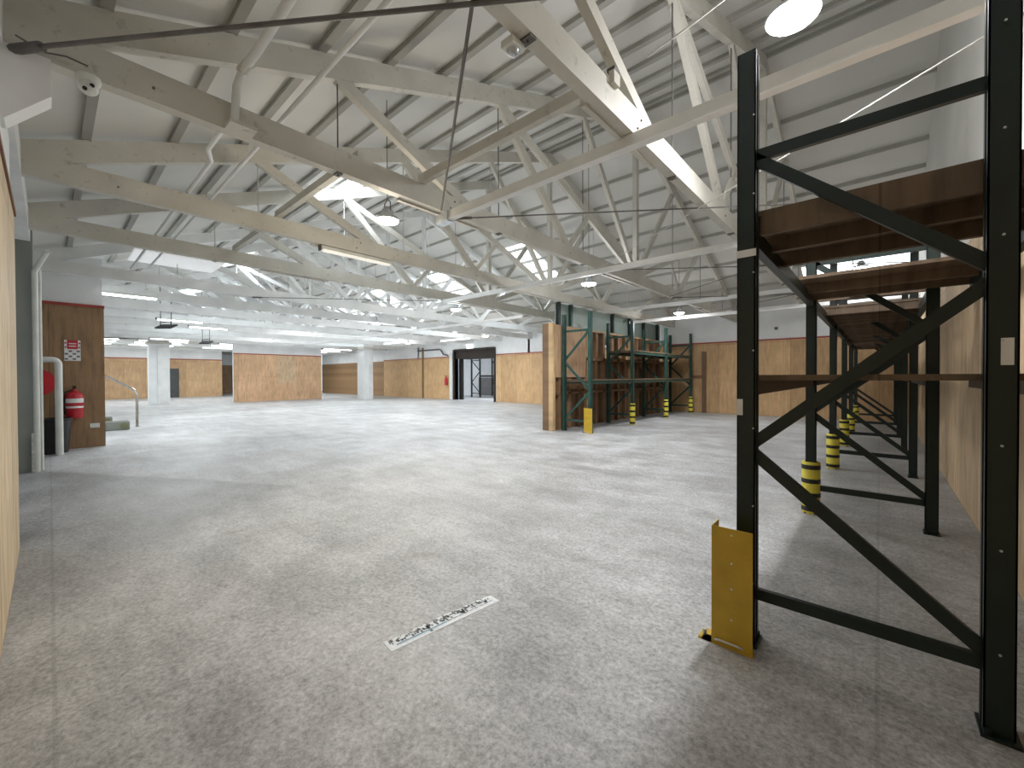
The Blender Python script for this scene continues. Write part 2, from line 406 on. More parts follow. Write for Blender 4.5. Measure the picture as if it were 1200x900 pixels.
# ------------------------------------------------------------------ trusses
TX = [-1.64, -4.17, -6.6, -8.9, -12.15, -14.5, -16.8, -19.3, -21.8, -24.4, -27.0, -29.2]
def make_truss(x):
    t = thing('roof_truss', (x, YM, ZB), 'x', 'roof truss')
    M = M_timber if x > -9.5 else M_timber2
    w = .1
    x0, x1 = x - w/2, x + w/2
    bc = part(MB().box(x0, x1, YN + .02, YF, ZB, ZB + .235), 'bottom_chord', M, t)
    for (ya, yb, s) in ((2.75, 4.05, 1), (7.5, 9.2, 1), (13.2, 14.6, 1)):
        if x < -20: break
        part(MB().box(x0 - .045, x0, ya, yb, ZB - .02, ZB + .2), 'splice_plate', M, t)
    if x > -7:
        for y, z in ((.55, ZB + .1), (3.45, ZB + .07), (3.52, ZB + .17), (6.2, ZB + .1), (11.7, ZB + .1), (14.35, ZB + .12)):
            part(MB().cyl((x1, y, z), (x1 + .012, y, z), .010, 8), 'bolt', M_steel, t)
    d = .25
    for sgn in (0, 1):
        Y = (lambda y: y) if sgn == 0 else (lambda y: YF - y)
        zt = 4.02
        p = MB().prism([(Y(-.3), zt - .1155), (Y(YM), zt + SL * YM), (Y(YM), zt + SL * YM - d), (Y(-.3), zt - .1155 - d)], 'X', x0 + .005, x1 - .005)
        part(p, 'top_chord', M, t)
        zl = lambda y: zt - d + SL * y
        zc = ZB + .235
        ww = .075
        def web(ya, za, yb, zb, hh=.125, nm='web', ww=.075):
            part(MB().beam((x, Y(ya), za), (x, Y(yb), zb), ww, hh, up=(1, 0, 0) if False else (0, 0, 1)), nm, M, t)
        web(2.0, zl(2.0) + .04, 3.75, zc - .03)
        web(4.4, zl(4.4) + .04, 6.2, zc - .03)
        web(4.5, zl(4.4) - .0, 8.85, zc - .02, ww=.062)
        web(6.7, zl(6.7) + .04, 8.88, zc, ww=.07)
        web(6.22, zc, 6.9, zc + .74, .09, ww=.05)
        web(3.78, zc, 4.5, zc + .5, .09) if False else None
        for y in (2.0, 4.4, 6.7):
            r = MB().cyl((x, Y(y), ZB - .03), (x, Y(y), zl(y) + .1), .008, 6); r.box(x - .045, x + .045, Y(y) - .03, Y(y) + .03, ZB - .014, ZB - .002)
            part(r, 'hanger_rod', M_steel if x > -5 else M_rodlt, t)
    part(MB().box(x - .05, x + .05, YM - .06, YM + .06, zc, 4.02 + SL * YM - .2), 'king_post', M, t)
    # heel corbel against the front wall
    if x > -5:
        part(MB().prism([(YN, ZB), (YN, ZB - .47), (YN + .02, ZB - .47), (.03, ZB - .24), (.03, ZB)], 'X', x - .09, x + .09), 'corbel', M_timber2, t)
    return t
TL = ['first roof truss, passing overhead and crossing above the bright high bay lamp row',
      'second roof truss, with white security camera at its wall end',
      'third roof truss, with unlit fluorescent fitting hung from its bottom chord',
      'fourth roof truss, directly past the truss with the fluorescent fitting',
      'fifth roof truss, bright white chord just beyond the brown panel wall',
      'sixth roof truss, pale chord above the first hanging black heater',
      'seventh roof truss, just behind the first hanging black heater',
      'eighth roof truss, in front of the doorway in the back wall',
      'ninth roof truss, between the two hanging black heaters',
      'tenth roof truss, beside the second hanging black heater',
      'eleventh roof truss, beside the white boxed column near the back wall',
      'twelfth and last roof truss, above the bright plywood block']
for x, l in zip(TX, TL):
    t = make_truss(x); t['label'] = l; t['group'] = 'white timber roof trusses'

# eaves beam over the front wall with knee
e = thing('eaves_beam', (-5, YN, ZB), 'cream painted eaves beam carrying truss ends above the plywood front wall', 'beam')
part(MB().box(-9.6, XR, YN - .13, YN + .02, ZB - .02, ZB + .28), 'beam', M_timber2, e)

# runners along X
def runner(name, y, z0, z1, xa, xb, lab, mat=M_timber, wd=.07):
    o = MB().box(xa, xb, y - wd/2, y + wd/2, z0, z1).build(name, mat); tag(o, lab, 'beam', 'timber runners across the trusses'); return o
runner('timber_runner', 2.25, ZB + .237, ZB + .33, TX[2] + .0, TX[1], 'cream runner lying on second and third truss chords')
runner('timber_runner', 2.3, ZB + .237, ZB + .33, TX[3], TX[2] - .06, 'short cream runner between third and fourth trusses')
runner('timber_runner', 3.02, ZB + .237, ZB + .34, TX[1], TX[0], 'cream runner lying on first and second truss chords')
r2 = thing('steel_runner', (-1.7, 3.4, ZB - .12), 'long pale channel runner under first two trusses reaching the side wall', 'beam', 'timber runners across the trusses')
part(MB().box(-4.22, XR, 3.36, 3.44, ZB - .11, ZB - .003), 'channel', M_timber2, r2)
part(MB().box(-4.22, XR, 3.355, 3.36, ZB - .11, ZB - .085), 'lower_lip', M_timber2, r2)
part(MB().box(-4.28, -4.06, 3.34, 3.46, ZB - .13, ZB), 'end_bracket', M_galv, r2)
for y, xa, lab in ((7.15, -8.9, 'pale long runner under trusses, crossing before the skylights'), (11.8, -6.6, 'pale short runner above the timber backed racking')):
    runner('timber_runner', y, ZB - .1, ZB - .004, xa, XR, lab, M_timber2)
runner('timber_runner', 14.3, ZB - .16, ZB - .06, -6.9, XR, 'pale runner closest to the back wall', M_timber2)
runner('timber_runner', 10.7, ZB - .1, ZB - .004, -29.0, -9, 'pale runner crossing in front of the plywood block', M_timber2)

# cross bracing rods in the plane of the bottom chords
def rod(p, q, r, lab, mat=M_steel, ends=True):
    t = thing('bracing_rod', p, lab, 'rod', 'diagonal bracing rods')
    part(MB().cyl(p, q, r, 8), 'rod', mat, t)
    d = (V(q) - V(p)).normalized()
    if ends: part(MB().cyl(V(p) + d*.02, V(p) + d*.24, r*2.1, 8), 'turnbuckle', mat, t)
zr = ZB - .02
rod((-4.12, -.15, zr), (.7, 3.32, zr), .014, 'thick dark bracing rod running from the front wall overhead')
rod((.7, -.1, zr + .02), (-4.12, 3.3, zr + .02), .012, 'dark bracing rod rising steeply from the channel runner end')
rod((.68, 3.5, zr - .1), (-4.1, 7.1, zr), .006, 'bright thin bracing rod from side wall above the racking', M_rodlt)
rod((-4.12, 3.5, zr - .03), (.7, 7.1, zr), .009, 'thin dark bracing rod leaving the channel runner end')
rod((-4.1, 7.2, zr), (.7, 10.75, zr), .009, 'thin bracing rod past the second truss middle')
rod((.7, 7.2, zr), (-4.1, 10.8, zr), .009, 'thin bracing rod crossing high behind the first upright')
rod((-4.1, 11.0, zr), (.7, 14.22, zr), .009, 'thin bracing rod above the middle of the open floor')
rod((.7, 11.0, zr - .03), (-4.1, 14.22, zr - .03), .009, 'thin bracing rod close to the far lamp')
rod((-12.1, 3.5, zr), (-8.9, 7.2, zr), .009, 'thin bracing rod between fourth and fifth trusses')

# pipes running across the trusses
pz = ZB + .36
p1 = thing('white_pipe', (-2, 1.1, pz), 'white painted pipe crossing overhead and dropping down the second truss chord', 'pipe')
part(MB().tube([(XR, 1.12, pz + .12), (-3.7, 1.12, pz + .12), (-3.98, 1.10, pz + .1), (-4.07, 1.08, pz - .0), (-4.07, 1.06, ZB + .02)], .032, 12), 'pipe_run', M_timber2, p1, smooth=True)
part(MB().cyl((-4.0, 1.1, pz + .11), (-3.86, 1.12, pz + .12), .042, 12), 'elbow_collar', M_timber, p1)
part(MB().box(-4.1, -3.95, 1.0, 1.2, ZB - .01, ZB + .02), 'foot_bracket', M_timber, p1)
p2 = MB().tube([(XR, 1.5, pz), (-8.9, 1.5, pz), (-12.1, 1.5, pz)], .02, 10).build('conduit', M_timber2)
tag(p2, 'thin white conduit crossing all near trusses beside the larger pipe', 'pipe')
p3 = MB().tube([(-4.3, 1.12, ZB + .26), (-5.2, 1.12, ZB + .27), (-5.45, 1.2, ZB + .27), (-12.1, 1.2, ZB + .27)], .022, 10).build('conduit', M_timber2)
tag(p3, 'thin white kinked conduit starting behind the second truss', 'pipe')
# cable loop and small devices on first truss
cb = MB(); cb.tube([(-1.9, 2.0, 5.2), (-1.88, 2.02, 4.3), (-1.92, 2.05, 4.0), (-1.86, 2.15, 3.93), (-1.8, 2.3, 3.95)], .006, 6); cb.tube([(-1.93, 2.02, 5.2), (-1.93, 2.03, 4.4), (-1.90, 2.05, 4.25)], .005, 6)
tag(cb.build('hanging_cable', M_black), 'black cable loop hanging beside the first truss', 'cable')
def sensor(x, y, z, lab):
    t = thing('motion_sensor', (x, y, z), lab, 'sensor', 'small white sensors on the trusses')
    part(MB().box(x - .05, x + .05, y - .06, y + .06, z, z + .05), 'housing', M_pipe, t, bevel=.008)
    part(MB().lathe((x, y, z), [(.04, 0), (.034, -.02), (.02, -.032), (0, -.036)], 14), 'lens', M_galv, t, smooth=True)
sensor(-1.72, 1.95, ZB - .06, 'small white motion sensor under the first truss')
t = thing('junction_box', (-1.6, 3.1, ZB + .26), 'small grey junction box on top of the first truss', 'box')
part(MB().box(-1.6, -1.55, 2.95, 3.05, ZB + .2, ZB + .3), 'case', M_timber, t, bevel=.005); part(MB().box(-1.62, -1.55, 2.96, 3.04, ZB + .3, ZB + .33), 'lid', M_steel, t)
# security camera on second truss
sx, sy, sz = -4.06, .2, ZB - .1
t = thing('security_camera', (sx, sy, sz), 'white turret security camera fixed under the wall end of second truss', 'camera')
part(MB().lathe((sx, sy, sz + .07), [(.0, 0), (.062, 0), (.066, -.02), (.06, -.045), (.05, -.05)], 20), 'base', M_pipe, t, smooth=True)
part(MB().lathe((sx, sy, sz), [(0, -.055), (.03, -.048), (.05, -.02), (.054, 0), (.045, .03), (.02, .05)], 20, axis=(-.6, -.15, .7)), 'eyeball', M_pipe, t, smooth=True)
dcam = V((1, -.05, -.45)).normalized()
for dz in (.018, -.018):
    part(MB().cyl(V((sx, sy + dz, sz - .0 + dz)) + dcam*.045, V((sx, sy + dz, sz - .0 + dz)) + dcam*.062, .013, 12), 'lens', M_black, t)
cb = MB().tube([(-4.06, -.12, ZB + .06), (-4.06, .0, ZB + .02), (-4.06, .1, ZB + .05), (-4.06, .2, ZB + .04)], .006, 6)
tag(cb.build('camera_cable', M_steel), 'dark cable running to the security camera', 'cable')

# ------------------------------------------------------------------ lamps
LR = 0
def highbay(x, y, z, lab, warm=False, power=120, size=.17, top=None):
    t = thing('high_bay_lamp', (x, y, z), lab, 'lamp', 'high bay lamps hung under the roof')
    part(MB().lathe((x, y, z), [(0, .16), (.05, .16), (.06, .13), (.075, .12), (.08, .05), (size*.9, .03), (size, 0), (size*.97, -.012), (size*.93, 0.0), (size*.5, .02), (0, .022)], 28), 'housing', M_galv, t, smooth=True)
    part(MB().lathe((x, y, z - .0), [(size*.92, .0), (size*.88, -.03), (size*.5, -.05), (0, -.055)], 28), 'lens', M_lensw if warm else M_lens, t, smooth=True)
    part(MB().tube([(x - .07, y, z + .1), (x - .07, y, z + .22), (x, y, z + .27), (x + .07, y, z + .22), (x + .07, y, z + .1)], .008, 6), 'bracket', M_steel, t)
    ztop = (roof(y) if top is None else top)
    part(MB().cyl((x, y, z + .26), (x, y, ztop), .006, 6), 'suspension_cable', M_steel, t)
    L = bpy.data.lights.new('lamp_light', 'SPOT'); L.energy = power * (.9 if x < -5 else 1.1); L.shadow_soft_size = .12; L.spot_size = math.radians(148); L.spot_blend = .75
    L.color = (1, .86, .68) if warm else (.98, .98, 1)
    lo = bpy.data.objects.new('lamp_light', L); lo.location = (0, 0, -.08); lo.parent = t; COL.objects.link(lo)
    L2 = bpy.data.lights.new('lamp_glow', 'POINT'); L2.energy = power * .22; L2.shadow_soft_size = .12; L2.color = L.color
    l2 = bpy.data.objects.new('lamp_glow', L2); l2.location = (0, 0, -.32); l2.parent = t; COL.objects.link(l2)
highbay(-.55, 4.15, 4.5, 'brightest high bay lamp, above the end of the long racking', power=330, size=.2)
highbay(-4.9, 3.02, 3.6, 'warm yellow high bay lamp between second and third trusses', warm=True, power=130, size=.15)
highbay(-4.9, 8.12, 3.6, 'high bay lamp before the timber backed racking end', power=210)
highbay(-4.96, 13.9, 3.6, 'high bay lamp above the aisle past the green rack middle', power=210)
highbay(-9.8, 8.4, 3.6, 'high bay lamp under the skylights in the roof middle', power=300)
highbay(-14.5, 8.4, 3.6, 'high bay lamp in the middle of the hall, beyond the one under the skylights', power=300)
highbay(-15.1, 14.9, 3.6, 'high bay lamp shining just above the dark doorway', power=240)
highbay(-20.3, 8.4, 3.6, 'small distant high bay lamp in the middle of the hall', power=300)
highbay(-25.5, 8.4, 3.6, 'small distant high bay lamp before the plywood block', power=260)
highbay(-21.5, 14.6, 3.6, 'small distant high bay lamp along the back wall', power=220)
highbay(-.35, 13.5, 4.2, 'high bay lamp hidden behind the long racking decks', power=130)

def strip(x, y, z, L, along='Y', lab='', lit=True, pw=0, group='lit fluorescent strips', hw=.07):
    t = thing('fluorescent_light', (x, y, z), lab, 'light', group)
    dx, dy = (hw, L/2) if along == 'Y' else (L/2, .07)
    part(MB().box(x - dx, x + dx, y - dy, y + dy, z + .02, z + .07), 'housing', M_pipe, t)
    mt = M_tube if lit else M_tubeoff
    for s in (-hw/2, hw/2):
        a, b = ((x + s, y - L/2 + .03, z), (x + s, y + L/2 - .03, z)) if along == 'Y' else ((x - L/2 + .03, y + s, z), (x + L/2 - .03, y + s, z))
        part(MB().cyl(a, b, .018, 8), 'tube', mt, t)
    part(MB().box(x - (hw + .005 if along == 'Y' else L/2), x + (hw + .005 if along == 'Y' else L/2), *( (y - L/2 - .02, y - L/2) if along == 'Y' else (y - .075, y + .075)), z - .01, z + .075) if along == 'Y' else MB().box(x - L/2 - .02, x - L/2, y - .075, y + .075, z - .01, z + .075), 'end_cap', M_steel, t)
    if pw:
        A = bpy.data.lights.new('strip_light', 'AREA'); A.shape = 'RECTANGLE'; A.size, A.size_y = (.15, L) if along == 'Y' else (L, .15); A.energy = pw; A.color = (.95, .98, 1)
        ao = bpy.data.objects.new('strip_light', A); ao.location = (0, 0, -.04); ao.parent = t; COL.objects.link(ao)
strip(TX[2], 3.5, ZB - .08, 1.25, lab='unlit twin fluorescent fitting under the third truss chord', lit=False, group='fluorescent fittings', hw=.04)
q = 0
names = {0: 'nearer the front wall', 1: 'second from the front wall', 2: 'in the middle of the row', 3: 'toward the plywood block side', 4: 'near the back wall'}
for i, x in enumerate((-32.0, -34.0, -36.5, -39.5)):
    for j, y in enumerate((1.5, 4.6, 8.5, 11.8, 15.2)):
        strip(x, y, 3.7, 2.3, lab='lit ceiling strip %s, row %s beyond the plywood block' % (names[j], ['one', 'two', 'three', 'four'][i]), pw=60 if i in (0, 2) else 0)
for (x, y, L_, l) in ((-13.7, 1.25, 1.2, 'lit strip light high beside the brown panel wall'), (-18.4, 3.1, 1.3, 'lit strip light just behind the first hanging heater'), (-20.2, 4.3, 1.3, 'lit strip light between the two hanging heaters')):
    strip(x, y, 3.50, L_, lab=l, pw=50)
strip(-27.6, 4.2, 3.5, 1.6, lab='lit strip light just before the first boxed column', pw=60)
strip(-17.5, 14.9, 3.55, 2.4, 'X', 'long warm strip light before the doorway wall', pw=25)
strip(-21.5, 13.7, 3.55, 2.4, 'X', 'long strip light between doorway and second boxed column', pw=25)
A = bpy.data.lights.new('store_light', 'AREA'); A.size = 2; A.energy = 330; A.color = (.9, .95, 1); ao = bpy.data.objects.new('store_light', A); ao.location = (-19.5, YF + 3.5, 4.1); COL.objects.link(ao)
for h in SKY_B[:4] + SKY_F:
    A = bpy.data.lights.new('skylight_light', 'AREA'); A.shape = 'RECTANGLE'; A.size = h[1]-h[0]; A.size_y = h[3]-h[2]; A.energy = 90; A.color = (.84, .93, 1)
    ym = (h[2]+h[3])/2; ao = bpy.data.objects.new('skylight_light', A); ao.location = ((h[0]+h[1])/2, ym, roof(ym) - .02)
    ao.rotation_euler = (math.atan(SL) * (1 if ym < YM else -1), 0, 0); COL.objects.link(ao)
# broad unseen fill added under the trusses to brighten the hall floor
A = bpy.data.lights.new('fill_light', 'AREA'); A.shape = 'RECTANGLE'; A.size = 16; A.size_y = 15; A.energy = 200; A.color = (.95, .95, 1)
ao = bpy.data.objects.new('fill_light', A); ao.location = (-8, 8.2, 3.5); COL.objects.link(ao)

# black hanging heaters
def heater(x, y, z, lab):
    t = thing('hanging_heater', (x, y, z), lab, 'heater', 'black heaters hung on chains')
    b = MB(); c, s = math.cos(.35), math.sin(.35)
    b.beam((x - .19, y - .17, z), (x + .19, y + .17, z), .32, .05, up=(.35, -.3, 1))
    part(b, 'panel', M_black, t, bevel=.01)
    part(MB().tube([(x - .14, y - .12, z + .03), (x - .14, y - .12, z + .13), (x + .12, y + .1, z + .17), (x + .12, y + .1, z + .04)], .018, 6), 'yoke', M_black, t)
    for dx in (-.12, .11):
        part(MB().cyl((x + dx, y + dx, z + .15), (x + dx, y + dx, roof(y)), .012, 6), 'chain', M_steel, t)
heater(-17.0, 2.5, 3.15, 'hanging black panel heater in front of the first boxed column')
heater(-24.0, 5.0, 3.2, 'smaller looking hanging black heater beyond the first, over the open floor')

# duct / white panel hung between trusses, with a soft glow put into its material
t = MB().box(-12.6, -11.4, 1.2, 2.75, 4.15, 4.2).build('white_panel', emis('glowing_white_panel', (.95, .98, 1), .3)); tag(t, 'flat white panel given a soft glow, hung past the fourth truss', 'light panel')
cb = MB().tube([(-1.6, 3.7, 4.45), (-1.2, 3.68, 4.5), (-.6, 3.66, 4.62), (.1, 3.62, 4.82), (.7, 3.6, 5.05)], .008, 6).build('power_cable', M_rodlt); tag(cb, 'pale sagging power cable behind the brightest lamp', 'cable')

# ------------------------------------------------------------------ boxed columns
def column(x0, x1, y0, y1, lab):
    t = thing('boxed_column', ((x0+x1)/2, (y0+y1)/2, 0), lab, 'column', 'white boxed columns')
    part(MB().box(x0, x1, y0, y1, 0, 3.78), 'shaft', M_white, t, bevel=.02)
    part(MB().box(x1, x1 + .06, y0 + .35, y1 - .1, 0, 3.3), 'cover_board', M_timber2, t)
    part(MB().box(x0 - .1, x1 + .1, y0 - .1, y1 + .1, 3.45, 3.6), 'capital', M_timber, t)
column(-31.4, -30.7, 3.75, 4.65, 'white boxed column behind the first hanging heater')
column(-27.2, -26.3, 14.3, 15.0, 'white boxed column between the plywood block and back wall')

# ------------------------------------------------------------------ pallet racking
def upright(parent, x0, x1, y, H, mat, wd=.095, nodes=(.28, 1.08, 1.9, 2.72), flip=False, bolts=False):
    """frame across X at depth position y; posts are channels, bracing zig-zags between them"""
    u = part(MB().box(x0 + .001, x0 + .002, y - .001, y + .001, 0, .01), 'upright_frame', mat, parent)
    h = wd/2; tk = .006
    for x, s in ((x0, 1), (x1, -1)):
        b = MB()
        xi = x + s*.09
        lo, hi = min(x, x + s*tk), max(x, x + s*tk)
        b.box(lo, hi, y - h, y + h, 0.01, H)
        lo, hi = min(x, xi), max(x, xi)
        b.box(lo, hi, y - h, y - h + tk, 0.01, H); b.box(lo, hi, y + h - tk, y + h, 0.01, H)
        lo, hi = min(xi, xi - s*tk), max(xi, xi - s*tk)
        b.box(lo, hi, y - h, y - h + .03, 0.01, H); b.box(lo, hi, y + h - .03, y + h, 0.01, H)
        part(b, 'post', mat, u)
        xc = x + s*.045
        f = MB().box(xc - .055, xc + .06, y - .075, y + .075, 0, .012)
        for dx, dy in ((-.035, -.063), (.04, .063)): f.cyl((xc + dx, y + dy, .012), (xc + dx, y + dy, .035), .012, 6)
        part(f, 'foot_plate', mat, u)
        if bolts:
            z = .35
            while z < H - .1:
                part(MB().cyl((x + (.082 if s > 0 else -.045), y - h - .006, z), (x + (.082 if s > 0 else -.045), y - h, z), .005, 8), 'slot_bolt', M_galv, u); z += .43

    a, c = x0 + .06, x1 - .06
    yb = y - h - .012 if bolts else y
    bw = .03
    z0, z1, z2, z3 = nodes
    if flip: a, c = c, a
    for nm, pa, pb in (('brace', (a, z0), (c, z0 + .0)), ('brace', (a, z1), (c, z0 + .03)), ('brace', (a, z1 + .03), (c, z2)), ('brace', (a, z3), (c, z2 + .05)), ('brace', (a, z3 + .0), (c, z3))):
        part(MB().beam((pa[0], y, pa[1]), (pb[0], y, pb[1]), bw, .06), nm, mat, u)
    return u

def deck(parent, x0, x1, ya, yb, z, mat_board, beammat, nj=6, joist=.09, holes=(), bh=.1):
    for x in (x0 + .02, x1 - .02 - .05):
        part(MB().box(x, x + .05, ya, yb, z - .03 - joist - bh + (.04 if joist else 0), z - .03 - joist + (.04 if joist else 0)), 'beam', beammat, parent)
        # beam end connectors
    part(MB().box(x0, x1, ya + .0, yb, z - .03, z), 'shelf_board', mat_board, parent) if not holes else None
    if holes:
        ys = [ya] + [v for h in holes for v in h] + [yb]
        for i in range(0, len(ys), 2):
            if ys[i+1] - ys[i] > .01: part(MB().box(x0, x1, ys[i], ys[i+1], z - .03, z), 'shelf_board', mat_board, parent)
    for k in range(nj):
        y = ya + .04 + (yb - ya - .08) * k / (nj - 1)
        if any(h[0] < y < h[1] for h in holes): continue
        part(MB().box(x0 + .02, x1 - .02, y - .022, y + .022, z - .03 - joist, z - .03), 'joist', mat_board, parent)

RX0, RX1 = -.60, .42
RY = [2.63, 5.55, 8.42, 11.3, 14.1, 17.0]
rk = thing('pallet_rack', (-.1, 9.8, 0), 'long dark green pallet rack along the pale plywood side wall', 'rack')
for i, y in enumerate(RY):
    u = upright(rk, RX0, RX1, y, 3.29, M_rack, bolts=(i == 0))
    if i == 0:
        for (x, z0, z1) in ((RX0, 2.16, 2.20),):
            part(MB().box(x - .002, x + .094, y - .0505, y - .0475, z0, z1), 'sticker', M_lbl, u, 'off-white sticker band')
        part(MB().box(RX0 - .001, RX0 + .03, y - .0505, y - .0475, 1.28, 1.37), 'sticker', M_lbl, u, 'off-white sticker')
        part(MB().box(RX1 - .05, RX1 - .015, y - .0505, y - .0475, 1.54, 1.65), 'sticker', M_lbl, u, 'white vertical sticker')
for i in range(5):
    ya, yb = RY[i] + .05, RY[i+1] - .05
    hol = [(4.25, 4.78)] if i == 0 else ([(5.75, 6.2)] if i == 1 else [])
    if i == 0: hol = [(3.98, 4.7)]
    if i == 1: hol = [(5.72, 6.95)]
    if i in (2, 3, 4): hol = [(ya + .3, ya + .6), (yb - .7, yb - .35)]
    deck(rk, RX0, RX1 + .25 if i == 0 else RX1, ya, yb, 2.43, M_board, M_rack, 7, holes=hol)
    deck(rk, RX0, RX1 + .25 if i == 0 else RX1, ya, yb, 1.505, M_board, M_board if i == 0 else M_rack, 0, joist=.0, bh=.085)
part(MB().box(RX0, RX1 + .29, RY[0] - .08, RY[0] - .05, 2.31, 2.43), 'edge_board', M_board, rk) if False else None
part(MB().box(RX0 + .1, RX1 + .25, RY[0] + .05, RY[0] + .075, 2.29, 2.40), 'edge_board', M_board, rk)
part(MB().box(RX0 + .06, RX1 - .02, 3.95, 3.98, 2.31, 2.40), 'edge_strip', M_galv, rk) if False else None

def striped_guard(x, y, lab, H=.56):
    t = thing('column_guard', (x, y, 0), lab, 'post guard', 'yellow and black striped post guards')
    n = 9
    part(MB().lathe((x, y, 0), [(.062, .0), (.082, .0), (.085, .01), (.085, H - .01), (.08, H), (.062, H)], 24), 'sleeve', M_yellow2, t, smooth=True)
    for k in range(4):
        z = H * (.05 + .27 * k)
        part(MB().lathe((x, y, 0), [(.083, z), (.0875, z), (.0875, z + H*.085), (.083, z + H*.085)], 24), 'band', M_black, t)
for y, w_ in zip(RY[1:], ('first behind the tall end frame', 'second along the side rack', 'third along the side rack', 'fourth along the side rack', 'last along the side rack')):
    striped_guard(RX0 + .045, y, 'yellow black striped post guard, %s' % w_)

def corner_guard(x0, x1, y, H, lab, flx=.12):
    t = thing('upright_guard', ((x0+x1)/2, y, 0), lab, 'post guard')
    b = MB().box(x0, x1, y - .006, y, .012, H); b.box(x0, x0 + .006, y, y + flx, .012, H)
    part(b, 'plate', M_yellow, t, bevel=.002)
    part(MB().box(x0 - .05, x1, y - .006, y + .04, 0, .012).box(x0 - .07, x0, y - .006, y + .1, 0, .012), 'foot', M_yellow, t)
    xm = (x0 + x1)/2
    h = MB()
    for z in (H - .035, H - .19, H - .33, H - .5): h.cyl((xm, y - .0075, z), (xm, y - .005, z), .0055, 10)
    part(h, 'bolt_hole', M_lbl, t, 'pale bolt holes')
    part(MB().tube([(x0 + .02, y - .012, .03), (x0 + .04, y - .02, .04), (x0 + .14, y - .02, .04), (x0 + .16, y - .012, .03)], .006, 6), 'anchor_strap', M_galv, t)
    part(MB().cyl((x0 - .045, y + .03, .012), (x0 - .045, y + .03, .045), .011, 6), 'anchor_bolt', M_galv, t)
corner_guard(-.70, -.495, 2.47, .665, 'tall yellow steel guard plate bolted before the dark end frame post')

# ------------------------------------------------------------------ island racking with timber back
IX0, IX1 = -6.6, -5.68
IY = [9.55, 12.05, 14.75, 17.35]
ir = thing('pallet_rack', (-6.1, 13.4, 0), 'green pallet rack standing before the timber stud wall', 'rack')
def mirror_up(y): return upright(ir, IX0, IX1, y, 3.22, M_rackg, nodes=(.3, 1.1, 1.9, 2.75), flip=True)
for y in IY: mirror_up(y)
for i in range(3):
    ya, yb = IY[i] + .05, IY[i+1] - .05
    deck(ir, IX0, IX1, ya, yb, 1.42, M_board, M_rackg, 4, joist=.04, bh=.09)
    if i > 0: deck(ir, IX0, IX1, ya, yb, 2.32, M_board, M_rackg, 4, joist=.04, bh=.09)
    else: part(MB().box(IX1 - .07, IX1 - .02, ya, yb, 2.6, 2.64), 'beam', M_rackg, ir) if False else None
for y, w_ in zip(IY[1:], ('second post of the green rack', 'third post of the green rack', 'last post of the green rack')):
    striped_guard(IX1 - .045, y, 'yellow black striped guard on the %s' % w_, .66)
corner_guard(IX1 - .17, IX1 + .08, IY[0] - .12, .66, 'short looking yellow guard plate at the green rack corner', .1)

sw = thing('timber_stud_wall', (-7.1, 13.4, 0), 'brown timber stud wall lined with boards behind the green rack', 'wall')
SX = -6.84; SY0 = 9.2
part(MB().box(SX - .02, SX + .0, SY0 + .1, YF - .05, 0, 2.1), 'back_sheet', plywood('dark_brown_board', (.21, .125, .07), 'Y', (.6, 3)), sw)
part(MB().box(SX + .0, SX + .14, SY0 + .0, SY0 + .13, 0, 2.98), 'end_post', M_studl, sw, 'light end post')
part(MB().box(SX - .21, SX + .0, SY0, SY0 + .2, 0, 2.98), 'end_post', M_stud, sw, 'orange brown end post')
part(MB().box(SX + .125, SX + .145, SY0 + .135, 10.9, 1.48, 2.95), 'plywood_panel', M_plyD, sw, 'light plywood panel on the upper half')
part(MB().box(SX, SX + .12, SY0 + .2, YF - .05, 2.9, 2.95), 'top_plate', M_studl, sw)
part(MB().box(SX, SX + .12, SY0 + .2, YF - .05, 2.0, 2.09), 'noggin', M_stud, sw)
part(MB().box(SX, SX + .12, SY0 + .2, YF - .05, 1.0, 1.06), 'noggin', M_stud, sw)
k = 0; y = 9.6
while y < YF - .3:
    mt = M_stud if k % 3 else M_studl
    part(MB().box(SX, SX + .12, y - .03 - .05*(k % 2), y + .03, 0.0, 2.9), 'stud', mt if k % 2 else M_stud, sw)
    if k % 3 != 2: part(MB().box(SX - .02, SX, y, y + .47, 2.1, 2.9), 'board', M_stud, sw)
    y += .5; k += 1
# tall green posts and tinted panels behind the stud wall
tp = thing('tall_green_screen', (-7.15, 13.4, 0), 'tall screen of green posts and pale green panels rising behind the stud wall', 'screen')
part(MB().box(-7.2, -7.18, 10.0, YF - .1, 2.6, 3.7), 'panel', M_glass, tp)
for y in (10.1, 10.75, 13.4, 14.75, 16.0, 17.4):
    part(MB().box(-7.18, -7.08, y - .05, y + .05, 0, 3.72), 'post', M_rack if y != 10.75 else M_rackg, tp)
# lone timber post and shelf by back wall
t = thing('timber_post', (-5.35, YF - .1, 0), 'dark brown timber post with short rail against the back wall plywood', 'post')
part(MB().box(-5.42, -5.28, YF - .14, YF - .021, 0, 2.5), 'post', painted('brown_post', (.18, .11, .06), .6), t)
part(MB().box(-5.85, -5.42, YF - .12, YF - .03, 1.45, 1.53), 'rail', painted('brown_rail', (.25, .13, .07), .6), t)

# racks in store room
sr = thing('pallet_rack', (-20, YF + 4.5, 0), 'black rack frames inside the store room behind the doorway', 'rack')
for x0, x1, y in ((-22.9, -21.9, YF + 3.2), (-19.4, -18.4, YF + 3.2)):
    upright(sr, x0, x1, y, 3.2, M_rack)
    upright(sr, x0, x1, y + 2.2, 3.2, M_rack)
part(MB().box(-21.9, -17.0, YF + 3.1, YF + 3.2, 1.5, 1.6), 'beam', M_rack, sr)
part(MB().box(-21.9, -17.0, YF + 3.1, YF + 4.3, 1.6, 1.63), 'shelf_board', M_board, sr)

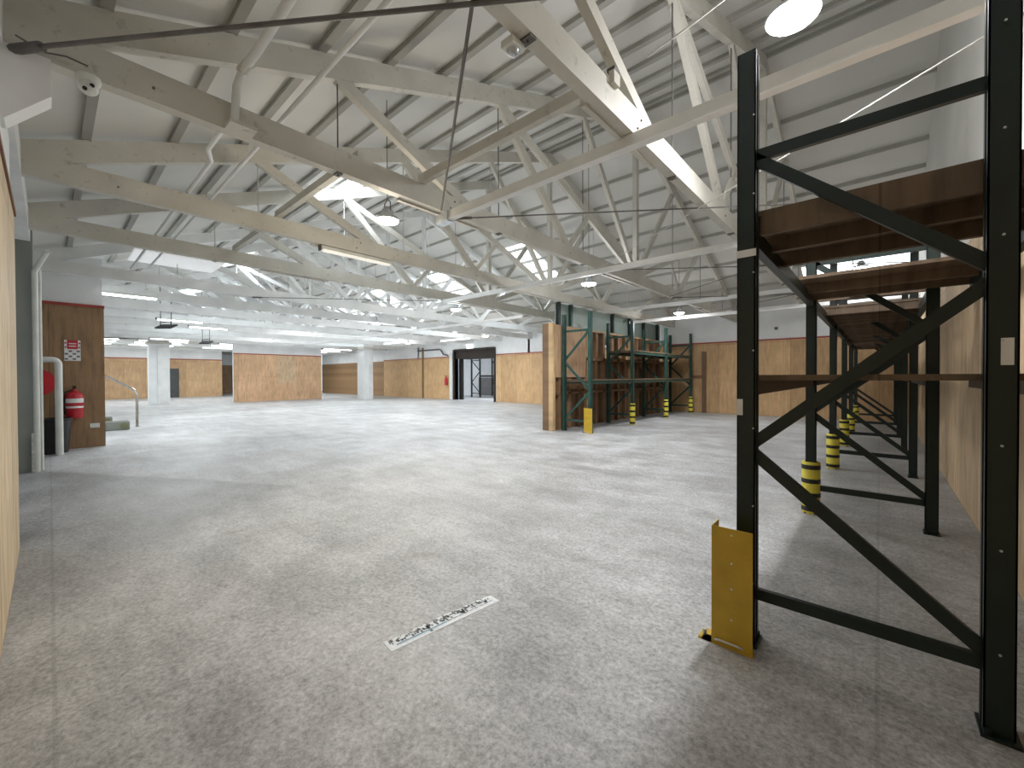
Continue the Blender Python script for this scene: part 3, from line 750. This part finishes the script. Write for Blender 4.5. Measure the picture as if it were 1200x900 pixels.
# ------------------------------------------------------------------ left corner fittings
# hoop rail
hy0, hy1, hx = -.32, .12, -12.0
t = thing('hoop_barrier', (hx, -.1, 0), 'white tubular hoop barrier standing before the brown panel', 'barrier')
pts = [(hx, hy1, 0), (hx, hy1, 1.78)] + [(hx, hy1 - .09 + .09*math.cos(a), 1.78 + .09*math.sin(a)) for a in (.4, .8, 1.2, PI/2)] + [(hx, hy0 + .09, 1.87)] + [(hx, hy0 + .09 - .09*math.sin(a), 1.78 + .09*math.cos(a)) for a in (.4, .8, 1.2, PI/2)] + [(hx, hy0, 0)]
part(MB().tube(pts, .055, 14), 'hoop', M_pipe, t, smooth=True)
# tall white downpipe with crooked top
t = thing('downpipe', (-10.1, -.12, 0), 'tall white chipped downpipe against the grey pilaster', 'pipe')
part(MB().tube([(-10.12, -.14, 0), (-10.12, -.14, 3.22), (-10.08, -.12, 3.27), (-9.75, .0, 3.5)], .035, 12), 'pipe', M_pipe, t, smooth=True)
part(MB().tube([(-10.25, -.09, 0), (-10.25, -.09, 3.3)], .02, 8), 'side_conduit', M_pipe, t)
part(MB().box(-10.2, -10.1, -.2, -.11, 0, .62), 'chipped_base', painted('chipped_plaster', (.7, .7, .66), .8, .3, 18, dirt=(.2, .2, .19), bump=1), t)
# black bin
bx, by = -12.42, .02
t = thing('rubbish_bin', (bx, by, 0), 'black plastic bin behind the white hoop barrier', 'bin')
part(MB().lathe((bx, by, 0), [(0, .01), (.23, .01), (.28, .66), (.3, .67), (.3, .7), (.265, .7), (.21, .04), (0, .04)], 28), 'tub', M_black, t, smooth=True)
part(MB().lathe((bx, by, 0), [(.27, .58), (.282, .58), (.285, .61), (.272, .61)], 28), 'rim_band', M_black, t)
# hose reel
hx_, hy_, hz_ = -12.75, -.17, 1.42
t = thing('fire_hose_reel', (hx_, hy_, hz_), 'dark red fire hose reel seen through the white hoop', 'hose reel')
part(MB().lathe((hx_, hy_, hz_), [(0, -.1), (.27, -.1), (.27, -.085), (.09, -.08), (.09, .08), (.27, .085), (.27, .1), (0, .1)], 28, axis=(1, 0, 0)), 'drum', M_red, t, smooth=True)
hs = MB()
for k in range(5):
    xx = hx_ - .07 + k*.034
    hs.tube([(xx, hy_ + .22*math.cos(a*PI/10), hz_ + .22*math.sin(a*PI/10)) for a in range(21)], .018, 8)
part(hs, 'coiled_hose', M_hose, t)
part(MB().tube([(hx_ + .1, hy_ - .1, hz_ - .2), (hx_ + .12, hy_ - .12, hz_ - .35), (hx_ + .1, hy_, hz_ - .42)], .02, 8), 'nozzle', M_black, t)
# extinguisher
ex, ey, ez = -12.72, .35, .66
t = thing('fire_extinguisher', (ex, ey, ez), 'red fire extinguisher with white label hung on the brown panel', 'extinguisher')
part(MB().lathe((ex, ey, ez), [(0, 0), (.12, 0), (.135, .02), (.135, .47), (.11, .53), (.05, .57), (.03, .59), (.03, .62), (0, .62)], 24), 'cylinder', M_red, t, smooth=True)
part(MB().lathe((ex, ey, ez), [(.1365, .22), (.1365, .42)], 24), 'label_band', M_lbl, t, 'white printed band')
part(MB().lathe((ex, ey, ez), [(.1375, .26), (.1375, .33)], 24), 'label_line', M_red, t)
part(MB().box(ex - .01, ex + .1, ey - .02, ey + .02, ez + .66, ez + .69).box(ex - .02, ex + .03, ey - .025, ey + .025, ez + .62, ez + .68), 'handle', M_black, t)
part(MB().tube([(ex, ey - .03, ez + .6), (ex + .02, ey - .13, ez + .56), (ex + .02, ey - .16, ez + .3), (ex + .02, ey - .145, ez + .1)], .014, 8), 'hose', M_black, t)
part(MB().box(ex - .11, ex - .08, ey - .05, ey + .05, ez + .1, ez + .5), 'wall_bracket', M_steel, t)
# red base skirt of extinguisher position sign
sxx = -12.865
t = thing('fire_sign', (sxx, .335, 1.9), 'red and white fire safety sign above the extinguisher', 'sign')
part(MB().box(sxx, sxx + .006, .215, .455, 1.88, 2.32), 'board', M_lbl, t)
part(MB().box(sxx + .006, sxx + .009, .255, .415, 2.13, 2.32), 'header', M_red, t, 'red header block')
lines = MB()
for r in range(4):
    for c_ in range(4):
        if (r + c_) % 2 == 0:
            y0 = .22 + c_*.058; z0 = 1.90 + r*.055; lines.box(sxx + .006, sxx + .0075, y0, y0 + .05, z0, z0 + .035)
part(lines, 'checker_text_blocks', painted('sign_print', (.16, .14, .16), .6), t)
tx = MB()
for z in (2.18, 2.235): tx.box(sxx + .009, sxx + .011, .28, .39, z, z + .022)
part(tx, 'header_lines', M_lbl, t)
rc = MB()
for y0, z0 in ((.22, 2.24), (.22, 2.15), (.425, 2.24), (.425, 2.15)): rc.box(sxx + .006, sxx + .008, y0, y0 + .025, z0, z0 + .035)
part(rc, 'edge_marks', M_red, t)
t = thing('wall_socket', (sxx, .6, .55), 'white double power socket low on the brown panel', 'socket')
part(MB().box(sxx, sxx + .02, .575, .73, .42, .52), 'face_plate', M_pipe, t, bevel=.004)
part(MB().box(sxx + .02, sxx + .028, .59, .64, .45, .49).box(sxx + .02, sxx + .028, .67, .715, .45, .49), 'outlet', M_lbl, t)
# handrail and low dock hardware
t = thing('handrail', (-17.2, 1.8, 0), 'brushed steel handrail post curving down past the brown panel', 'handrail')
part(MB().tube([(-17.2, 1.8, 0), (-17.2, 1.8, 1.0), (-17.22, 1.76, 1.12), (-17.3, 1.68, 1.2), (-18.6, 1.25, 1.55), (-18.7, 1.2, 1.56)], .035, 12), 'rail', M_chrome, t, smooth=True)
part(MB().lathe((-17.2, 1.8, 0), [(0, 0), (.07, 0), (.07, .01), (.04, .015), (0, .015)], 16), 'base_flange', M_chrome, t)
def roll(x, y, L, z, lab):
    t = thing('wheel_stop', (x, y, z), lab, 'wheel stop', 'grey wheel stops on the floor')
    part(MB().box(x - .2, x + .2, y - L, y, z, z + .25), 'body', painted('grey_rubber', (.22, .23, .2), .7), t, bevel=.03)
    part(MB().cyl((x + .2, y - .13, z + .12), (x + .215, y - .13, z + .12), .09, 16), 'end_cap', painted('olive_cap', (.17, .18, .09), .6), t)
roll(-16.6, 1.56, 1.2, 0, 'long grey wheel stop with olive end cap beside the handrail')
roll(-18.9, 1.36, .7, .0, 'short grey wheel stop behind the longer one')

# extinguisher and sign at far doorway
ex, ey, ez = DX0 - .75, YF - .16, .95
t = thing('fire_extinguisher', (ex, ey, ez), 'small red fire extinguisher on plywood beside the far doorway', 'extinguisher')
part(MB().lathe((ex, ey, ez), [(0, 0), (.09, 0), (.1, .02), (.1, .45), (.04, .55), (.03, .6), (0, .6)], 16), 'cylinder', M_red, t, smooth=True)
part(MB().box(ex - .1, ex + .03, ey - .02, ey + .02, ez + .6, ez + .64), 'handle', M_black, t)
t = thing('exit_sign', (-19.3, YF - .3, 3.45), 'small pale lit sign box above the far doorway', 'sign')
part(MB().box(-19.6, -19.0, YF - .25, YF - .2, 3.3, 3.58), 'box', M_glow, t); part(MB().cyl((-19.3, YF - .22, 3.58), (-19.3, YF - .22, 4.0), .015, 6), 'stem', M_steel, t)
cb = MB().tube([(-25, YF - .11, 3.4), (-22.5, YF - .11, 3.4), (-22.3, YF - .11, 3.3), (-22.1, YF - .11, 3.05), (-21.6, YF - .11, 2.95)], .05, 8).build('service_duct', M_steel)
tag(cb, 'dark curved service duct dropping beside the far doorway', 'duct')
t = MB().box(-2.9, -2.8, YF - .06, YF, 3.2, 3.3).build('wall_box', M_steel); tag(t, 'tiny dark box high on the white back wall', 'box')

# ------------------------------------------------------------------ floor sticker strip
t = thing('floor_sticker', (-2.05, 1.6, 0), 'torn white printed sticker strip stuck on the concrete floor', 'sticker')
x0, x1, y0, y1 = -2.115, -1.99, 1.25, 2.02
ang = math.atan2(.08, .75)
def fs(mb, u0, u1, v0, v1, z):
    def P(u, v): return V((-2.10 + (v*.12 + .09*u), 1.24 + .76*u - .012*v, z))
    mb.quad(P(u0, v0), P(u0, v1), P(u1, v1), P(u1, v0)); return mb
b = MB(); random.seed(3)
prev = 0
edge = [0]
while edge[-1] < 1: edge.append(min(1, edge[-1] + random.uniform(.02, .06)))
for a, c_ in zip(edge, edge[1:]): fs(b, a, c_, .12 + random.uniform(-.05, .1), .98, .002)
part(b, 'backing', painted('worn_sticker_white', (.85, .9, .93), .5, .15, 30), t)
ink = MB()
for k in range(120):
    u = random.uniform(.02, .96); fs(ink, u, u + random.uniform(.006, .02), (v_ := random.uniform(.15, .5)), v_ + random.uniform(.05, .22), .0035)
fs(ink, .33, .35, .3, .9, .0035); fs(ink, .50, .515, .1, .65, .0035)
for k in range(9): fs(ink, .5 + k*.052, .54 + k*.052, .68, .72, .0045)
part(ink, 'worn_print', painted('faded_ink', (.15, .16, .17), .6), t, 'illegible worn dark print')
fs(ln := MB(), .06, .49, .66, .74, .004)
part(ln, 'blue_line', painted('faded_blue', (.22, .42, .55), .6), t, 'faded blue printed line')
